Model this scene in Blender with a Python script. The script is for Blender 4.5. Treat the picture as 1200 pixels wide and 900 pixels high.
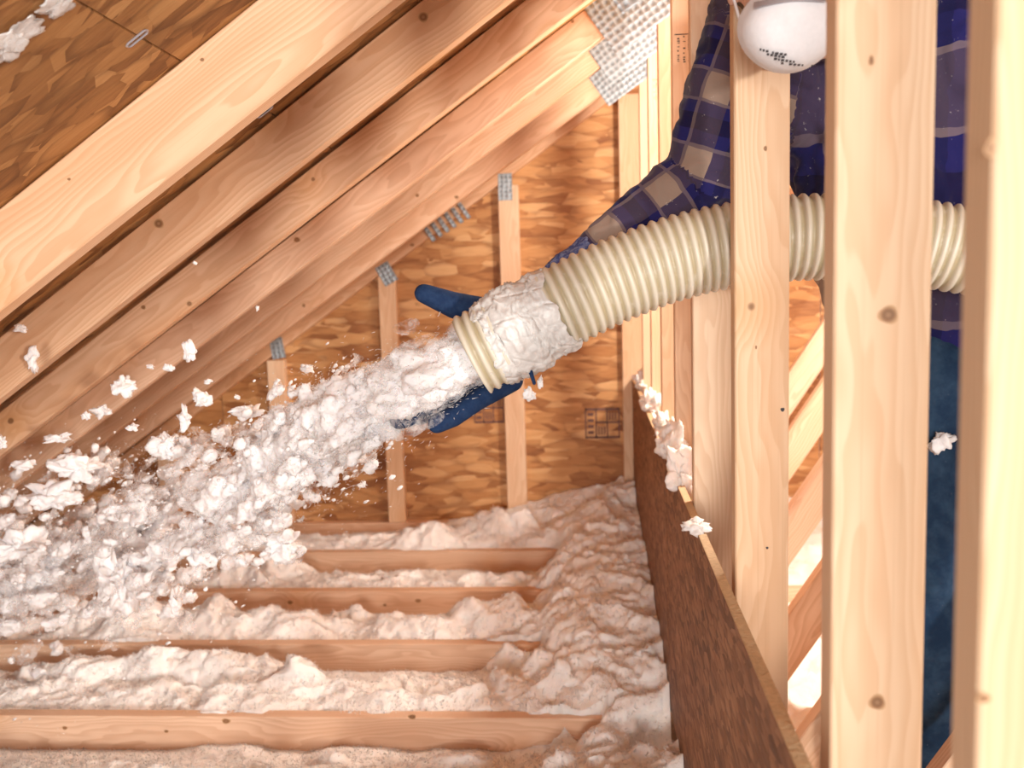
import bpy, bmesh, math, random
import numpy as np
from mathutils import Vector, Matrix

for o in list(bpy.data.objects): bpy.data.objects.remove(o)
S = bpy.context.scene
C = S.collection
random.seed(7); RNG = np.random.default_rng(7)

# ---------------------------------------------------------------- camera (world: X right, Y depth, Z up, camera at origin)
F = 1150.0
def _n(v): return v/np.linalg.norm(v)
_fw = _n(np.array([85., -140., F])); _dn = _n(np.array([290., 9623., F])); _rt = _n(np.cross(_dn, _fw))
M3 = np.array([_rt, _fw, -_dn])
def px(x, y, Y):
    w = M3 @ np.array([x-600., y-450., F]); w = w*Y/w[1]
    return Vector(w)
cam = bpy.data.cameras.new('camera'); camo = bpy.data.objects.new('camera', cam); C.objects.link(camo)
R = M3
camo.matrix_world = Matrix(((R[0,0], -R[0,1], -R[0,2], 0), (R[1,0], -R[1,1], -R[1,2], 0), (R[2,0], -R[2,1], -R[2,2], 0), (0,0,0,1)))
cam.sensor_width = 36; cam.lens = 36*F/1200; cam.clip_start = .02
cam.dof.use_dof = True; cam.dof.focus_distance = 1.55; cam.dof.aperture_fstop = 5.0
S.camera = camo
# ---------------------------------------------------------------- light
W = bpy.data.worlds.new('world'); S.world = W; W.use_nodes = True
W.node_tree.nodes['Background'].inputs[0].default_value = (1, .95, .92, 1)
W.node_tree.nodes['Background'].inputs[1].default_value = .70
def lamp(name, kind, loc, target, energy, size, color):
    l = bpy.data.lights.new(name, kind); l.energy = energy; l.color = color
    if kind == 'AREA': l.shape = 'DISK'; l.size = size
    else: l.shadow_soft_size = size
    o = bpy.data.objects.new(name, l); C.objects.link(o); o.location = loc
    o.rotation_euler = (Vector(target)-Vector(loc)).to_track_quat('-Z', 'Y').to_euler()
    return o
lamp('work_light_front', 'AREA', (3.0, -4.0, .25), (-.1, 2.2, 0), 215, .36, (1, .94, .87))
lamp('added_fill_behind', 'AREA', (-.12, -3.0, .02), (-.4, 2.4, -.2), 125, 1.1, (1, .95, .90))  # broad soft fill added behind the camera, not a lamp of the attic
lamp('attic_bulb', 'POINT', (.95, 2.50, .50), (0, 2, 0), 125, .12, (1, .91, .80))
S.cycles.transparent_max_bounces = 24; S.cycles.max_bounces = 16; S.cycles.diffuse_bounces = 9; S.cycles.transmission_bounces = 12
S.view_settings.view_transform = 'Standard'; S.view_settings.look = 'None'
S.view_settings.exposure = 0.0; S.view_settings.gamma = 1.0; S.view_settings.use_curve_mapping = False

# ---------------------------------------------------------------- node helpers
class NT:
    def __init__(s, name):
        s.m = bpy.data.materials.new(name); s.m.use_nodes = True
        s.t = s.m.node_tree; s.t.nodes.clear()
        s.out = s.n('ShaderNodeOutputMaterial'); s.b = s.n('ShaderNodeBsdfPrincipled')
        s.l(s.b.outputs[0], s.out.inputs[0])
    def n(s, k, **p):
        x = s.t.nodes.new(k)
        for a, v in p.items(): setattr(x, a, v)
        return x
    def l(s, a, b): s.t.links.new(a, b)
    def set(s, sock, v):
        if hasattr(v, 'is_linked') or isinstance(v, bpy.types.NodeSocket): s.l(v, sock)
        else: sock.default_value = v
    def math(s, op, a, b=0., c=None, clamp=False):
        x = s.n('ShaderNodeMath', operation=op, use_clamp=clamp)
        s.set(x.inputs[0], a); s.set(x.inputs[1], b)
        if c is not None: s.set(x.inputs[2], c)
        return x.outputs[0]
    def coords(s, scale=(1,1,1), rot=(0,0,0), loc=(0,0,0), src='Object', vec=None):
        if vec is None: vec = s.n('ShaderNodeTexCoord').outputs[src]
        mp = s.n('ShaderNodeMapping'); s.l(vec, mp.inputs[0])
        mp.inputs[1].default_value = loc; mp.inputs[2].default_value = rot; mp.inputs[3].default_value = scale
        return mp.outputs[0]
    def addv(s, a, b):
        x = s.n('ShaderNodeVectorMath', operation='ADD'); s.set(x.inputs[0], a); s.set(x.inputs[1], b); return x.outputs[0]
    def noise(s, vec, scale, detail=3, rough=.55, dist=0):
        x = s.n('ShaderNodeTexNoise'); s.l(vec, x.inputs['Vector']); x.inputs['Scale'].default_value = scale
        x.inputs['Detail'].default_value = detail; x.inputs['Roughness'].default_value = rough; x.inputs['Distortion'].default_value = dist
        return x.outputs
    def voro(s, vec, scale, feature='F1', rnd=1.):
        x = s.n('ShaderNodeTexVoronoi', feature=feature); s.l(vec, x.inputs['Vector']); x.inputs['Scale'].default_value = scale
        x.inputs['Randomness'].default_value = rnd
        return x.outputs
    def ramp(s, fac, stops, interp='LINEAR'):
        x = s.n('ShaderNodeValToRGB'); x.color_ramp.interpolation = interp
        e = x.color_ramp.elements
        while len(e) < len(stops): e.new(.5)
        for i, (p, c) in enumerate(stops):
            e[i].position = p; e[i].color = (*c, 1) if len(c) == 3 else c
        s.l(fac, x.inputs[0]); return x.outputs[0]
    def mix(s, fac, a, b, mode='MIX'):
        x = s.n('ShaderNodeMix', data_type='RGBA', blend_type=mode)
        s.set(x.inputs[0], fac); s.set(x.inputs[6], a if not isinstance(a, tuple) or len(a) == 4 else (*a, 1))
        s.set(x.inputs[7], b if not isinstance(b, tuple) or len(b) == 4 else (*b, 1)); return x.outputs[2]
    def bump(s, h, strength=.3, dist=.002):
        x = s.n('ShaderNodeBump'); s.l(h, x.inputs['Height']); x.inputs['Strength'].default_value = strength; x.inputs['Distance'].default_value = dist
        s.l(x.outputs[0], s.b.inputs['Normal'])
    def col(s, c):
        s.set(s.b.inputs['Base Color'], c if not isinstance(c, tuple) or len(c) == 4 else (*c, 1))
    def rough(s, r): s.set(s.b.inputs['Roughness'], r)

def sm(nt, x, a, b):
    mr = nt.n('ShaderNodeMapRange', interpolation_type='SMOOTHSTEP'); nt.l(x, mr.inputs[0])
    mr.inputs[1].default_value = a; mr.inputs[2].default_value = b; return mr.outputs[0]

def mat_lumber(name, pale=(.74,.505,.345), mid=(.65,.40,.25), late=(.52,.28,.15)):
    t = NT(name)
    rnd = t.n('ShaderNodeObjectInfo').outputs['Random']
    off = t.n('ShaderNodeCombineXYZ'); t.set(off.inputs[0], t.math('MULTIPLY', rnd, 37.)); t.set(off.inputs[1], t.math('MULTIPLY', rnd, .06)); t.set(off.inputs[2], t.math('MULTIPLY', rnd, 11.))
    oc = t.n('ShaderNodeTexCoord').outputs['Object']
    # knots: cells elongated so that few fall on a face
    kv = t.addv(oc, off.outputs[0])
    kd = t.voro(t.coords((1,1.15,1.15), vec=kv), 4.2)['Distance']
    knot = sm(t, kd, .042, .025)
    halo = sm(t, kd, .32, .03)
    # growth rings round an off-centre pith
    warp = t.noise(t.coords((1.1, 5, 5), vec=kv), 1.6, 3, .5)['Fac']
    sep = t.n('ShaderNodeSeparateXYZ'); t.l(oc, sep.inputs[0])
    yy = t.math('ADD', sep.outputs[1], t.math('MULTIPLY_ADD', rnd, .10, -.05)); zz = t.math('ADD', sep.outputs[2], .055)
    r = t.math('SQRT', t.math('ADD', t.math('MULTIPLY', yy, yy), t.math('MULTIPLY', zz, zz)))
    r = t.math('ADD', r, t.math('MULTIPLY', warp, .075)); r = t.math('ADD', r, t.math('MULTIPLY', halo, .012))
    ring = t.math('FRACT', t.math('MULTIPLY', r, 185.))
    ring = t.math('MULTIPLY', sm(t, ring, .1, .85), sm(t, ring, 1., .9))
    fine = t.noise(t.coords((3, 260, 260), vec=kv), 1., 2, .6)['Fac']
    broad = t.noise(t.coords((.9, 9, 9), vec=kv), 1.5, 2, .5)['Fac']
    base = t.mix(sm(t, broad, .38, .68), pale, mid)
    c = t.mix(t.math('MULTIPLY', ring, .42), base, late)
    c = t.mix(t.math('MULTIPLY', sm(t, fine, .5, .75), .18), c, (.45,.25,.12))
    c = t.mix(t.math('MULTIPLY', halo, .35), c, (.66,.33,.12))
    c = t.mix(t.math('MULTIPLY', knot, .8), c, (.16,.07,.03))
    hsv = t.n('ShaderNodeHueSaturation'); t.l(c, hsv.inputs['Color'])
    t.set(hsv.inputs['Value'], t.math('MULTIPLY_ADD', t.math('FRACT', t.math('MULTIPLY', rnd, 7.31)), .16, .94))
    t.set(hsv.inputs['Saturation'], t.math('MULTIPLY_ADD', t.math('FRACT', t.math('MULTIPLY', rnd, 3.17)), .16, .92))
    t.col(hsv.outputs[0]); t.rough(.62); t.b.inputs['Specular IOR Level'].default_value = .3
    t.bump(t.math('ADD', fine, t.math('MULTIPLY', ring, .3)), .25, .0006)
    return t.m

def mat_osb(name, tones, rot=0., scale=1., src='Object', asp=48., ang=(0, .55, -.6, 1.35), con=1.):
    t = NT(name)
    oc = t.n('ShaderNodeTexCoord').outputs[src]
    wob = t.noise(oc, 9., 2)['Color']
    ms = t.n('ShaderNodeVectorMath', operation='SCALE'); t.l(wob, ms.inputs[0]); ms.inputs[3].default_value = .012
    v = t.addv(oc, ms.outputs[0])
    layers = []
    for i, a in enumerate(ang):
        vv = t.coords((13*scale, asp*scale, 20), (0, 0, rot+a), (i*3.1, i*1.7, i*2.3), vec=v)
        vo = t.voro(vv, 1.)
        sp = t.n('ShaderNodeSeparateColor'); t.l(vo['Color'], sp.inputs[0])
        layers.append((sp.outputs[0], sp.outputs[1], vo['Distance']))
    val, hei, dst = layers[0]
    for i, (a, b, d) in enumerate(layers[1:]):
        f = t.math('GREATER_THAN', b, .52+.06*i)
        mx = t.n('ShaderNodeMix', data_type='FLOAT'); t.l(f, mx.inputs[0]); t.l(val, mx.inputs[2]); t.l(a, mx.inputs[3]); val = mx.outputs[0]
        mx = t.n('ShaderNodeMix', data_type='FLOAT'); t.l(f, mx.inputs[0]); t.l(dst, mx.inputs[2]); t.l(d, mx.inputs[3]); dst = mx.outputs[0]
    gr = t.noise(t.coords((18, 160, 40), (0, 0, rot), vec=v), 1., 3, .6)['Fac']
    big = t.noise(oc, 3.2, 2)['Fac']
    val2 = t.math('ADD', t.math('MULTIPLY_ADD', val, .62*con, .31*(1-con)), t.math('MULTIPLY_ADD', gr, .42, -.08), clamp=True)
    val2 = t.math('ADD', val2, t.math('MULTIPLY_ADD', big, .5, -.25), clamp=True)
    c = t.ramp(val2, [(.05, tones[0]), (.3, tones[1]), (.55, tones[2]), (.8, tones[3]), (.97, tones[4])])
    c = t.mix(t.math('MULTIPLY', sm(t, dst, .5, .85), .55), c, tones[0])
    t.col(c); t.rough(.6); t.b.inputs['Specular IOR Level'].default_value = .35
    t.bump(t.math('ADD', val2, t.math('MULTIPLY', dst, -.7)), .6, .003)
    return t.m

def mat_fluff(name, c1, c2, sc=1., tr=.25):
    t = NT(name)
    oc = t.n('ShaderNodeTexCoord').outputs['Object']
    n1 = t.noise(oc, 26.*sc, 4, .65)['Fac']; n2 = t.noise(oc, 170.*sc, 3, .7)['Fac']
    t.col(t.mix(sm(t, n1, .3, .7), c2, c1)); t.rough(.95); t.b.inputs['Specular IOR Level'].default_value = .05
    t.b.inputs['Subsurface Weight'].default_value = tr; t.b.inputs['Subsurface Radius'].default_value = (.02, .017, .015); t.b.inputs['Subsurface Scale'].default_value = .8
    t.bump(t.math('ADD', n1, n2), .45, .005)
    return t.m

def mat_plain(name, c, rough=.6, metal=0., bumpscale=0, bs=.3, var=0.):
    t = NT(name)
    oc = t.n('ShaderNodeTexCoord').outputs['Object']
    n = t.noise(oc, bumpscale or 20., 3)['Fac']
    t.col(t.mix(n, tuple(x*(1-var) for x in c), tuple(min(1, x*(1+var)) for x in c)))
    t.rough(rough); t.b.inputs['Metallic'].default_value = metal
    if bumpscale: t.bump(n, bs, .003)
    return t.m

def mat_plate():
    t = NT('galvanized_toothed_steel')
    v = t.coords((54, 54, 54))
    d = t.voro(v, 1., rnd=.25)['Distance']
    c = t.ramp(d, [(.0, (.16,.18,.2)), (.22, (.26,.30,.33)), (.45, (.36,.42,.46)), (.8, (.42,.48,.52))])
    t.col(c); t.b.inputs['Metallic'].default_value = .35; t.rough(.42); t.bump(d, .8, .004)
    return t.m

def mat_plaid():
    t = NT('plaid_flannel')
    def attr(n):
        a = t.n('ShaderNodeAttribute'); a.attribute_name = n; return a.outputs['Fac']
    oc = t.n('ShaderNodeTexCoord').outputs['Object']
    wob = t.math('MULTIPLY_ADD', t.noise(oc, 14., 2)['Fac'], .016, -.008)
    u = t.math('ADD', attr('plaid_u'), wob); v = t.math('ADD', attr('plaid_v'), wob)
    def band(x, period, a, b, ph=0.):
        fr = t.math('FRACT', t.math('ADD', t.math('DIVIDE', x, period), ph+50))
        return t.math('MULTIPLY', t.math('GREATER_THAN', fr, a), t.math('LESS_THAN', fr, b))
    bu = band(u, .115, .05, .42); bv = band(v, .105, .1, .48, .2)
    lu = t.math('MAXIMUM', band(u, .115, .0, .05), band(u, .115, .42, .46)); lv = band(v, .105, .05, .1, .2)
    du = band(u, .115, .62, .82); dv = band(v, .105, .68, .86, .2)
    c = t.mix(du, (.016,.015,.095), (.010,.008,.045)); c = t.mix(t.math('MULTIPLY', dv, .7), c, (.010,.010,.05))
    c = t.mix(t.math('MULTIPLY', bv, .55), c, (.08,.056,.07))
    c = t.mix(t.math('MULTIPLY', bu, .55), c, (.085,.06,.072))
    c = t.mix(t.math('MULTIPLY', t.math('MULTIPLY', bu, bv), .72), c, (.38,.28,.21))
    c = t.mix(t.math('MULTIPLY', t.math('MAXIMUM', lu, lv), .35), c, (.34,.25,.20))
    dust = t.noise(oc, 95., 3, .7)['Fac']
    c = t.mix(t.math('MULTIPLY', sm(t, dust, .66, .74), .55), c, (.62,.57,.55))
    t.col(c); t.rough(.9); t.b.inputs['Specular IOR Level'].default_value = .1; t.b.inputs['Sheen Weight'].default_value = .12
    t.bump(t.noise(oc, 420., 2)['Fac'], .35, .001)
    return t.m

def mat_fabric(name, c, c2, sc=60., dust=.4):
    t = NT(name); oc = t.n('ShaderNodeTexCoord').outputs['Object']
    n = t.noise(oc, sc, 4, .65)['Fac']; d = t.noise(oc, 160., 3, .7)['Fac']
    cc = t.mix(sm(t, n, .35, .7), c, c2); cc = t.mix(t.math('MULTIPLY', sm(t, d, .70, .78), dust), cc, (.6,.6,.62))
    t.col(cc); t.rough(.85); t.b.inputs['Specular IOR Level'].default_value = .15; t.bump(n, .4, .003)
    return t.m

def mat_hose():
    t = NT('ribbed_cream_plastic')
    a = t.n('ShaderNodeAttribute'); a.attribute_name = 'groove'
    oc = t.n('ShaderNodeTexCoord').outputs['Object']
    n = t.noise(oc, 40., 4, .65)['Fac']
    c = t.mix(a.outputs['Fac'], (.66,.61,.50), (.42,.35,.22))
    c = t.mix(t.math('MULTIPLY', sm(t, n, .5, .72), .25), c, (.76,.73,.68))
    t.col(c); t.rough(.42); t.b.inputs['Subsurface Weight'].default_value = .08; t.b.inputs['Subsurface Radius'].default_value = (.02,.015,.008)
    t.bump(n, .15, .001)
    return t.m

def mat_tape():
    t = NT('crumpled_white_tape'); oc = t.n('ShaderNodeTexCoord').outputs['Object']
    d = t.voro(t.coords((1, 1, 1.8)), 17., 'DISTANCE_TO_EDGE')['Distance']
    n = t.noise(oc, 55., 4, .6, 1.5)['Fac']
    t.col(t.mix(sm(t, n, .35, .7), (.62,.60,.58), (.76,.75,.73))); t.rough(.38)
    t.bump(t.math('ADD', sm(t, d, 0, .10), t.math('MULTIPLY', n, .5)), .35, .004)
    return t.m

LUM = mat_lumber('spruce_lumber')
LUM_P = mat_lumber('spruce_lumber_posts', (.79,.57,.385), (.73,.48,.30), (.62,.365,.20))
OSB_R = mat_osb('strand_board_roof', [(.10,.035,.01), (.28,.12,.038), (.41,.195,.066), (.54,.29,.115), (.76,.53,.29)], rot=.25, scale=.95, asp=30., ang=(.2, .95, -.75, 1.7), con=.8)
OSB_G = mat_osb('strand_board_gable', [(.23,.085,.03), (.45,.21,.075), (.58,.31,.125), (.70,.43,.21), (.84,.62,.40)], rot=.06, scale=.62, asp=46., ang=(.1, .6, -.5, 1.25), con=1.0)
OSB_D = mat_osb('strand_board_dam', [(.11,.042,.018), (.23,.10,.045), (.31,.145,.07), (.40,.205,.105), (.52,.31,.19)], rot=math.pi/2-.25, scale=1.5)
CUT = mat_plain('strand_board_cut_edge', (.62,.44,.26), .85, 0, 130, .8, .3)
FLUFF = mat_fluff('blown_white_insulation', (.955,.925,.90), (.915,.865,.835), 1., .6)
FLUFF_S = mat_fluff('airborne_white_insulation', (.95,.93,.93), (.91,.88,.89), 1.5, .6)
def mat_thin(name, c, alpha=None, tl_=.4):
    t = NT(name); oc = t.n('ShaderNodeTexCoord').outputs['Object']
    d = t.n('ShaderNodeBsdfDiffuse'); tl = t.n('ShaderNodeBsdfTranslucent'); d.inputs[0].default_value = tl.inputs[0].default_value = (*c, 1)
    mx = t.n('ShaderNodeMixShader'); mx.inputs[0].default_value = tl_; t.l(d.outputs[0], mx.inputs[1]); t.l(tl.outputs[0], mx.inputs[2]); out = mx.outputs[0]
    if alpha:
        n1 = t.noise(oc, 42., 4, .65)['Fac']; tr = t.n('ShaderNodeBsdfTransparent'); m2 = t.n('ShaderNodeMixShader')
        t.l(t.math('MULTIPLY', sm(t, n1, .36, .66), alpha), m2.inputs[0]); t.l(tr.outputs[0], m2.inputs[1]); t.l(out, m2.inputs[2]); out = m2.outputs[0]
    t.t.nodes.remove(t.b); t.l(out, t.out.inputs[0]); return t.m
FIBER = mat_thin('white_insulation_fibre', (.95,.93,.92)); GAUZE = mat_thin('gauzy_insulation_wisps', (.975,.97,.98), .5, .35)
PLATE = mat_plate()
DRY = mat_plain('grey_gypsum_board', (.5,.47,.44), .9, 0, 30, .1, .1)
PLAID = mat_plaid(); DENIM = mat_fabric('blue_denim', (.010,.028,.065), (.028,.06,.11), 22.)
GLOVE = mat_fabric('navy_glove_fabric', (.012,.03,.085), (.020,.045,.11), 90., .12); KNIT = mat_fabric('dusty_blue_knit_cuff', (.05,.07,.22), (.22,.26,.42), 150.)
HOSE = mat_hose(); TAPE = mat_tape()
SKIN = mat_plain('skin', (.62,.36,.27), .5, 0, 60, .1, .1); HAIR = mat_plain('brown_hair', (.06,.035,.02), .6, 0, 140, .8, .4)
MASK = mat_plain('white_respirator_felt', (.76,.76,.79), .85, 0, 160, .12, .06)
DARK = mat_plain('black_ink', (.05,.045,.05), .8, 0, 0); INK = mat_plain('purple_grey_ink', (.16,.085,.08), .8, 0, 0)
STEEL = mat_plain('clip_steel', (.5,.5,.56), .35, .7, 0); BOOT = mat_plain('brown_boot_leather', (.12,.07,.04), .6, 0, 60, .3, .2)
KNOT = NT('wood_knot')
_d = KNOT.n('ShaderNodeVectorMath', operation='LENGTH'); KNOT.l(KNOT.n('ShaderNodeTexCoord').outputs['Object'], _d.inputs[0])
KNOT.col(KNOT.ramp(_d.outputs['Value'], [(.0, (.20,.10,.05)), (.3, (.33,.18,.09)), (.55, (.20,.09,.035)), (.8, (.36,.19,.09)), (1., (.55,.33,.17))])); KNOT.rough(.6); KNOT = KNOT.m
AMBER = mat_plain('amber_resin_streak', (.62,.32,.10), .5, 0, 30, .1, .15)

# ---------------------------------------------------------------- object helpers
def tag(o, label=None, cat=None, group=None, kind=None):
    for k, v in (('label', label), ('category', cat), ('group', group), ('kind', kind)):
        if v: o[k] = v
    return o
def link(name, me, mat, parent=None, mw=None):
    o = bpy.data.objects.new(name, me); C.objects.link(o)
    if mat is not None and len(me.materials) == 0: me.materials.append(mat)
    if parent is not None:
        o.parent = parent; o.matrix_parent_inverse = Matrix.Translation(parent.location).inverted()
    if mw is not None: o.matrix_basis = mw
    return o
def empty(name, loc=(0,0,0)):
    o = bpy.data.objects.new(name, None); C.objects.link(o); o.location = loc; o.empty_display_size = .05; return o
def pyd(name, v, f, smooth=False):
    me = bpy.data.meshes.new(name); me.from_pydata([tuple(p) for p in v], [], f)
    if smooth: me.polygons.foreach_set('use_smooth', [True]*len(me.polygons))
    me.update(); return me
def npmesh(name, V, T, smooth=False):
    V = np.asarray(V, np.float32); T = np.asarray(T, np.int32); k = T.shape[1]
    me = bpy.data.meshes.new(name); me.vertices.add(len(V)); me.vertices.foreach_set('co', V.ravel())
    me.loops.add(T.size); me.loops.foreach_set('vertex_index', T.ravel())
    me.polygons.add(len(T)); me.polygons.foreach_set('loop_start', np.arange(0, T.size, k, dtype=np.int32))
    if smooth: me.polygons.foreach_set('use_smooth', np.ones(len(T), bool))
    me.update(calc_edges=True); me.validate(); return me
def boxmesh(name, sx, sy, sz, bev=.002):
    bm = bmesh.new(); bmesh.ops.create_cube(bm, size=1.)
    for v in bm.verts: v.co = Vector((v.co.x*sx, v.co.y*sy, v.co.z*sz))
    if bev: bmesh.ops.bevel(bm, geom=list(bm.edges), offset=bev, segments=1, affect='EDGES')
    me = bpy.data.meshes.new(name); bm.to_mesh(me); bm.free(); return me
def frame_xz(c, dx, dz=0., Y=None):
    """matrix whose local X runs along (dx,0,dz), local Z faces the camera side (-Y world)"""
    x = Vector((dx, 0, dz)).normalized(); z = Vector((0, -1, 0)); y = z.cross(x)
    return Matrix(((x.x, y.x, z.x, c[0]), (x.y, y.y, z.y, c[1]), (x.z, y.z, z.z, c[2]), (0,0,0,1)))
TH = .038
def lumber_xz(name, parent, ax, az, bx, bz, w, Y, mat=LUM, side=0, t=TH):
    """a board in the plane of a truss: centre line (or lower edge when side=1) from a to b, its front face at depth Y"""
    L = math.hypot(bx-ax, bz-az); ux, uz = (bx-ax)/L, (bz-az)/L
    if side: ax -= uz*w/2*side; bx -= uz*w/2*side; az += ux*w/2*side; bz += ux*w/2*side
    c = ((ax+bx)/2, Y+t/2, (az+bz)/2)
    return link(name, boxmesh(name, L, w, t), mat, parent, frame_xz(c, ux, uz))
def knot(parent, x, y, Y, rx, ry, mat=KNOT, rot=0.):
    bm = bmesh.new(); bmesh.ops.create_circle(bm, cap_ends=True, segments=18, radius=1.)
    for v in bm.verts: k = 1+.12*math.sin(3*math.atan2(v.co.y, v.co.x)+x); v.co *= k
    r = bmesh.ops.extrude_face_region(bm, geom=list(bm.faces))
    for v in r['geom']:
        if isinstance(v, bmesh.types.BMVert): v.co.z += .3
    bmesh.ops.recalc_face_normals(bm, faces=bm.faces)
    me = bpy.data.meshes.new('knot'); bm.to_mesh(me); bm.free()
    c = px(x, y, Y); m = frame_xz((c.x, Y-.0001, c.z), math.cos(rot), math.sin(rot)) @ Matrix.Diagonal((rx, ry, .001, 1))
    return link('knot', me, mat, parent, m)

# ---------------------------------------------------------------- numpy noise
def _hash(ix, iy, iz, seed):
    h = (ix*374761393 + iy*668265263 + iz*2147483647 + seed*974634777) & 0xffffffff
    h = ((h ^ (h >> 13))*1274126177) & 0xffffffff
    return ((h ^ (h >> 16)) & 0xffff)/65535.
def vnoise(x, y, z, seed=0):
    x = np.asarray(x, float); y = np.asarray(y, float)+0*x; z = np.asarray(z, float)+0*x
    ix, iy, iz = np.floor(x).astype(np.int64), np.floor(y).astype(np.int64), np.floor(z).astype(np.int64)
    fx, fy, fz = x-ix, y-iy, z-iz
    fx, fy, fz = (t*t*t*(t*(t*6-15)+10) for t in (fx, fy, fz))
    r = 0
    for a in (0, 1):
        for b in (0, 1):
            for c in (0, 1):
                r = r + _hash(ix+a, iy+b, iz+c, seed)*(fx if a else 1-fx)*(fy if b else 1-fy)*(fz if c else 1-fz)
    return r*2-1
def fbm(x, y, z, oct=3, seed=0):
    r = 0; a = 1.
    for i in range(oct): r = r + a*vnoise(x*2**i, y*2**i, z*2**i, seed+i); a *= .5
    return r
def billow(x, y, z, seed=0): return 1-np.abs(vnoise(x, y, z, seed))*2

# ================================================================ SETTING
SL = .68                                   # roof pitch (rise / run)
TY = {-1: .52, 0: .88, 1: 1.40, 2: 1.82, 3: 2.24, 4: 2.66, 5: 3.08, 6: 3.50, 7: 3.92}
def deck0(Y): return .690-.031*(Y-1.4)     # underside of the roof boards above X = 0
RX = .78                                   # ridge
FLZ = -1.205
link_floor = tag(link('floor', boxmesh('floor', 6.8, 4.2, .013, 0), DRY, None, Matrix.Translation((.80, 1.95, FLZ-.0065))), kind='structure')
ceil = empty('ceiling'); tag(ceil, kind='structure')
def roof_panel(x0, x1, y0, y1, flip):
    def zz(x, y): return deck0(y)+SL*(x if not flip else 2*RX-x)
    g = .0015; t = .0125
    v = []
    for up in (0, t):
        for (x, y) in ((x0+g, y0+g), (x1-g, y0+g), (x1-g, y1-g), (x0+g, y1-g)): v.append((x, y, zz(x, y)+up))
    c = Vector((sum(p[0] for p in v)/8, sum(p[1] for p in v)/8, sum(p[2] for p in v)/8))
    a = math.atan(SL)*(-1 if flip else 1)
    rot = Matrix.Rotation(-a, 4, 'Y'); mw = Matrix.Translation(c) @ rot; inv = mw.inverted()
    me = pyd('roof_panel', [inv @ Vector(p) for p in v], [(0,1,2,3), (4,7,6,5), (0,4,5,1), (1,5,6,2), (2,6,7,3), (3,7,4,0)])
    return link('roof_panel', me, OSB_R, ceil, mw)
XS = [-2.55, -1.575, -.567, .40, RX]
for i in range(len(XS)-1):
    cuts = [.22, 1.84+.04, 3.97] if i % 2 == 0 else [.22, 3.10, 3.97]
    for j in range(len(cuts)-1):
        roof_panel(XS[i], XS[i+1], cuts[j], cuts[j+1], False)
for a, b in ((RX, 1.78), (1.78, 2.78), (2.78, 4.25)): roof_panel(a, b, .22, 3.97, True)
# steel H clips in the panel seam
def clip(x, y, r=.012):
    w = M3 @ np.array([x-600., y-450., F]); s = (deck0(1.4)+.0434)/(w[2]+.031*w[1]-SL*w[0]); p = Vector(w*s)
    p.x = -.567; p.z = deck0(p.y)+SL*p.x-.003
    bm = bmesh.new()
    n = 20; ring = []
    pts = []
    for k in range(n):
        a = 2*math.pi*k/n; px_ = math.cos(a)*.006; py_ = math.sin(a)*.0055
        pts.append(Vector((px_+(.011 if px_ > 0 else -.011), py_, 0)))
    tb = []
    for k in range(n):
        q = pts[k]; t_ = (pts[(k+1) % n]-pts[k-1]).normalized(); nn = t_.cross(Vector((0,0,1)))
        tb.append([bm.verts.new(q+nn*.0016*math.cos(h)+Vector((0,0,.0016*math.sin(h)))) for h in (0, 1.57, 3.14, 4.71)])
    for k in range(n):
        for h in range(4): bm.faces.new((tb[k][h], tb[k][(h+1) % 4], tb[(k+1) % n][(h+1) % 4], tb[(k+1) % n][h]))
    bmesh.ops.recalc_face_normals(bm, faces=bm.faces)
    me = bpy.data.meshes.new('panel_clip'); bm.to_mesh(me); bm.free()
    link('panel_clip', me, STEEL, ceil, Matrix.Translation(p) @ Matrix.Rotation(-math.atan(SL), 4, 'Y'))
clip(145, 55); clip(25, 6); clip(312, 128)

# gable wall of strand board
wb = empty('wall_back', (0, 3.958, 0)); tag(wb, kind='structure')
def gable_panel(x0, x1):
    yy = TY[7]+TH; g = .0015; xs = [x0+g] + ([RX] if x0 < RX < x1 else []) + [x1-g]
    top = lambda x: deck0(yy)+SL*(x if x < RX else 2*RX-x)-.002
    v = []; n = len(xs)
    for d in (0, .0115):
        v += [(x, yy+d, FLZ+.001) for x in xs] + [(x, yy+d, max(FLZ+.01, top(x))) for x in xs]
    f = []
    for i in range(n-1): f += [(i, i+1, n+i+1, n+i), (2*n+i, 3*n+i, 3*n+i+1, 2*n+i+1), (n+i, n+i+1, 3*n+i+1, 3*n+i)]
    f += [(0, n, 3*n, 2*n), (n-1, 3*n-1, 4*n-1, 2*n-1)]
    f = [tuple(q) for q in f]
    c = Vector(((x0+x1)/2, yy, 0)); mw = Matrix.Translation(c) @ Matrix.Rotation(math.pi/2, 4, 'X'); inv = mw.inverted()
    link('wall_panel', pyd('wall_panel', [inv @ Vector(p) for p in v], f), OSB_G, wb, mw)
for a, b in ((-2.6, -1.52), (-1.52, -.295), (-.295, .925), (.925, 2.145), (2.145, 4.1)): gable_panel(a, b)
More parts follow.
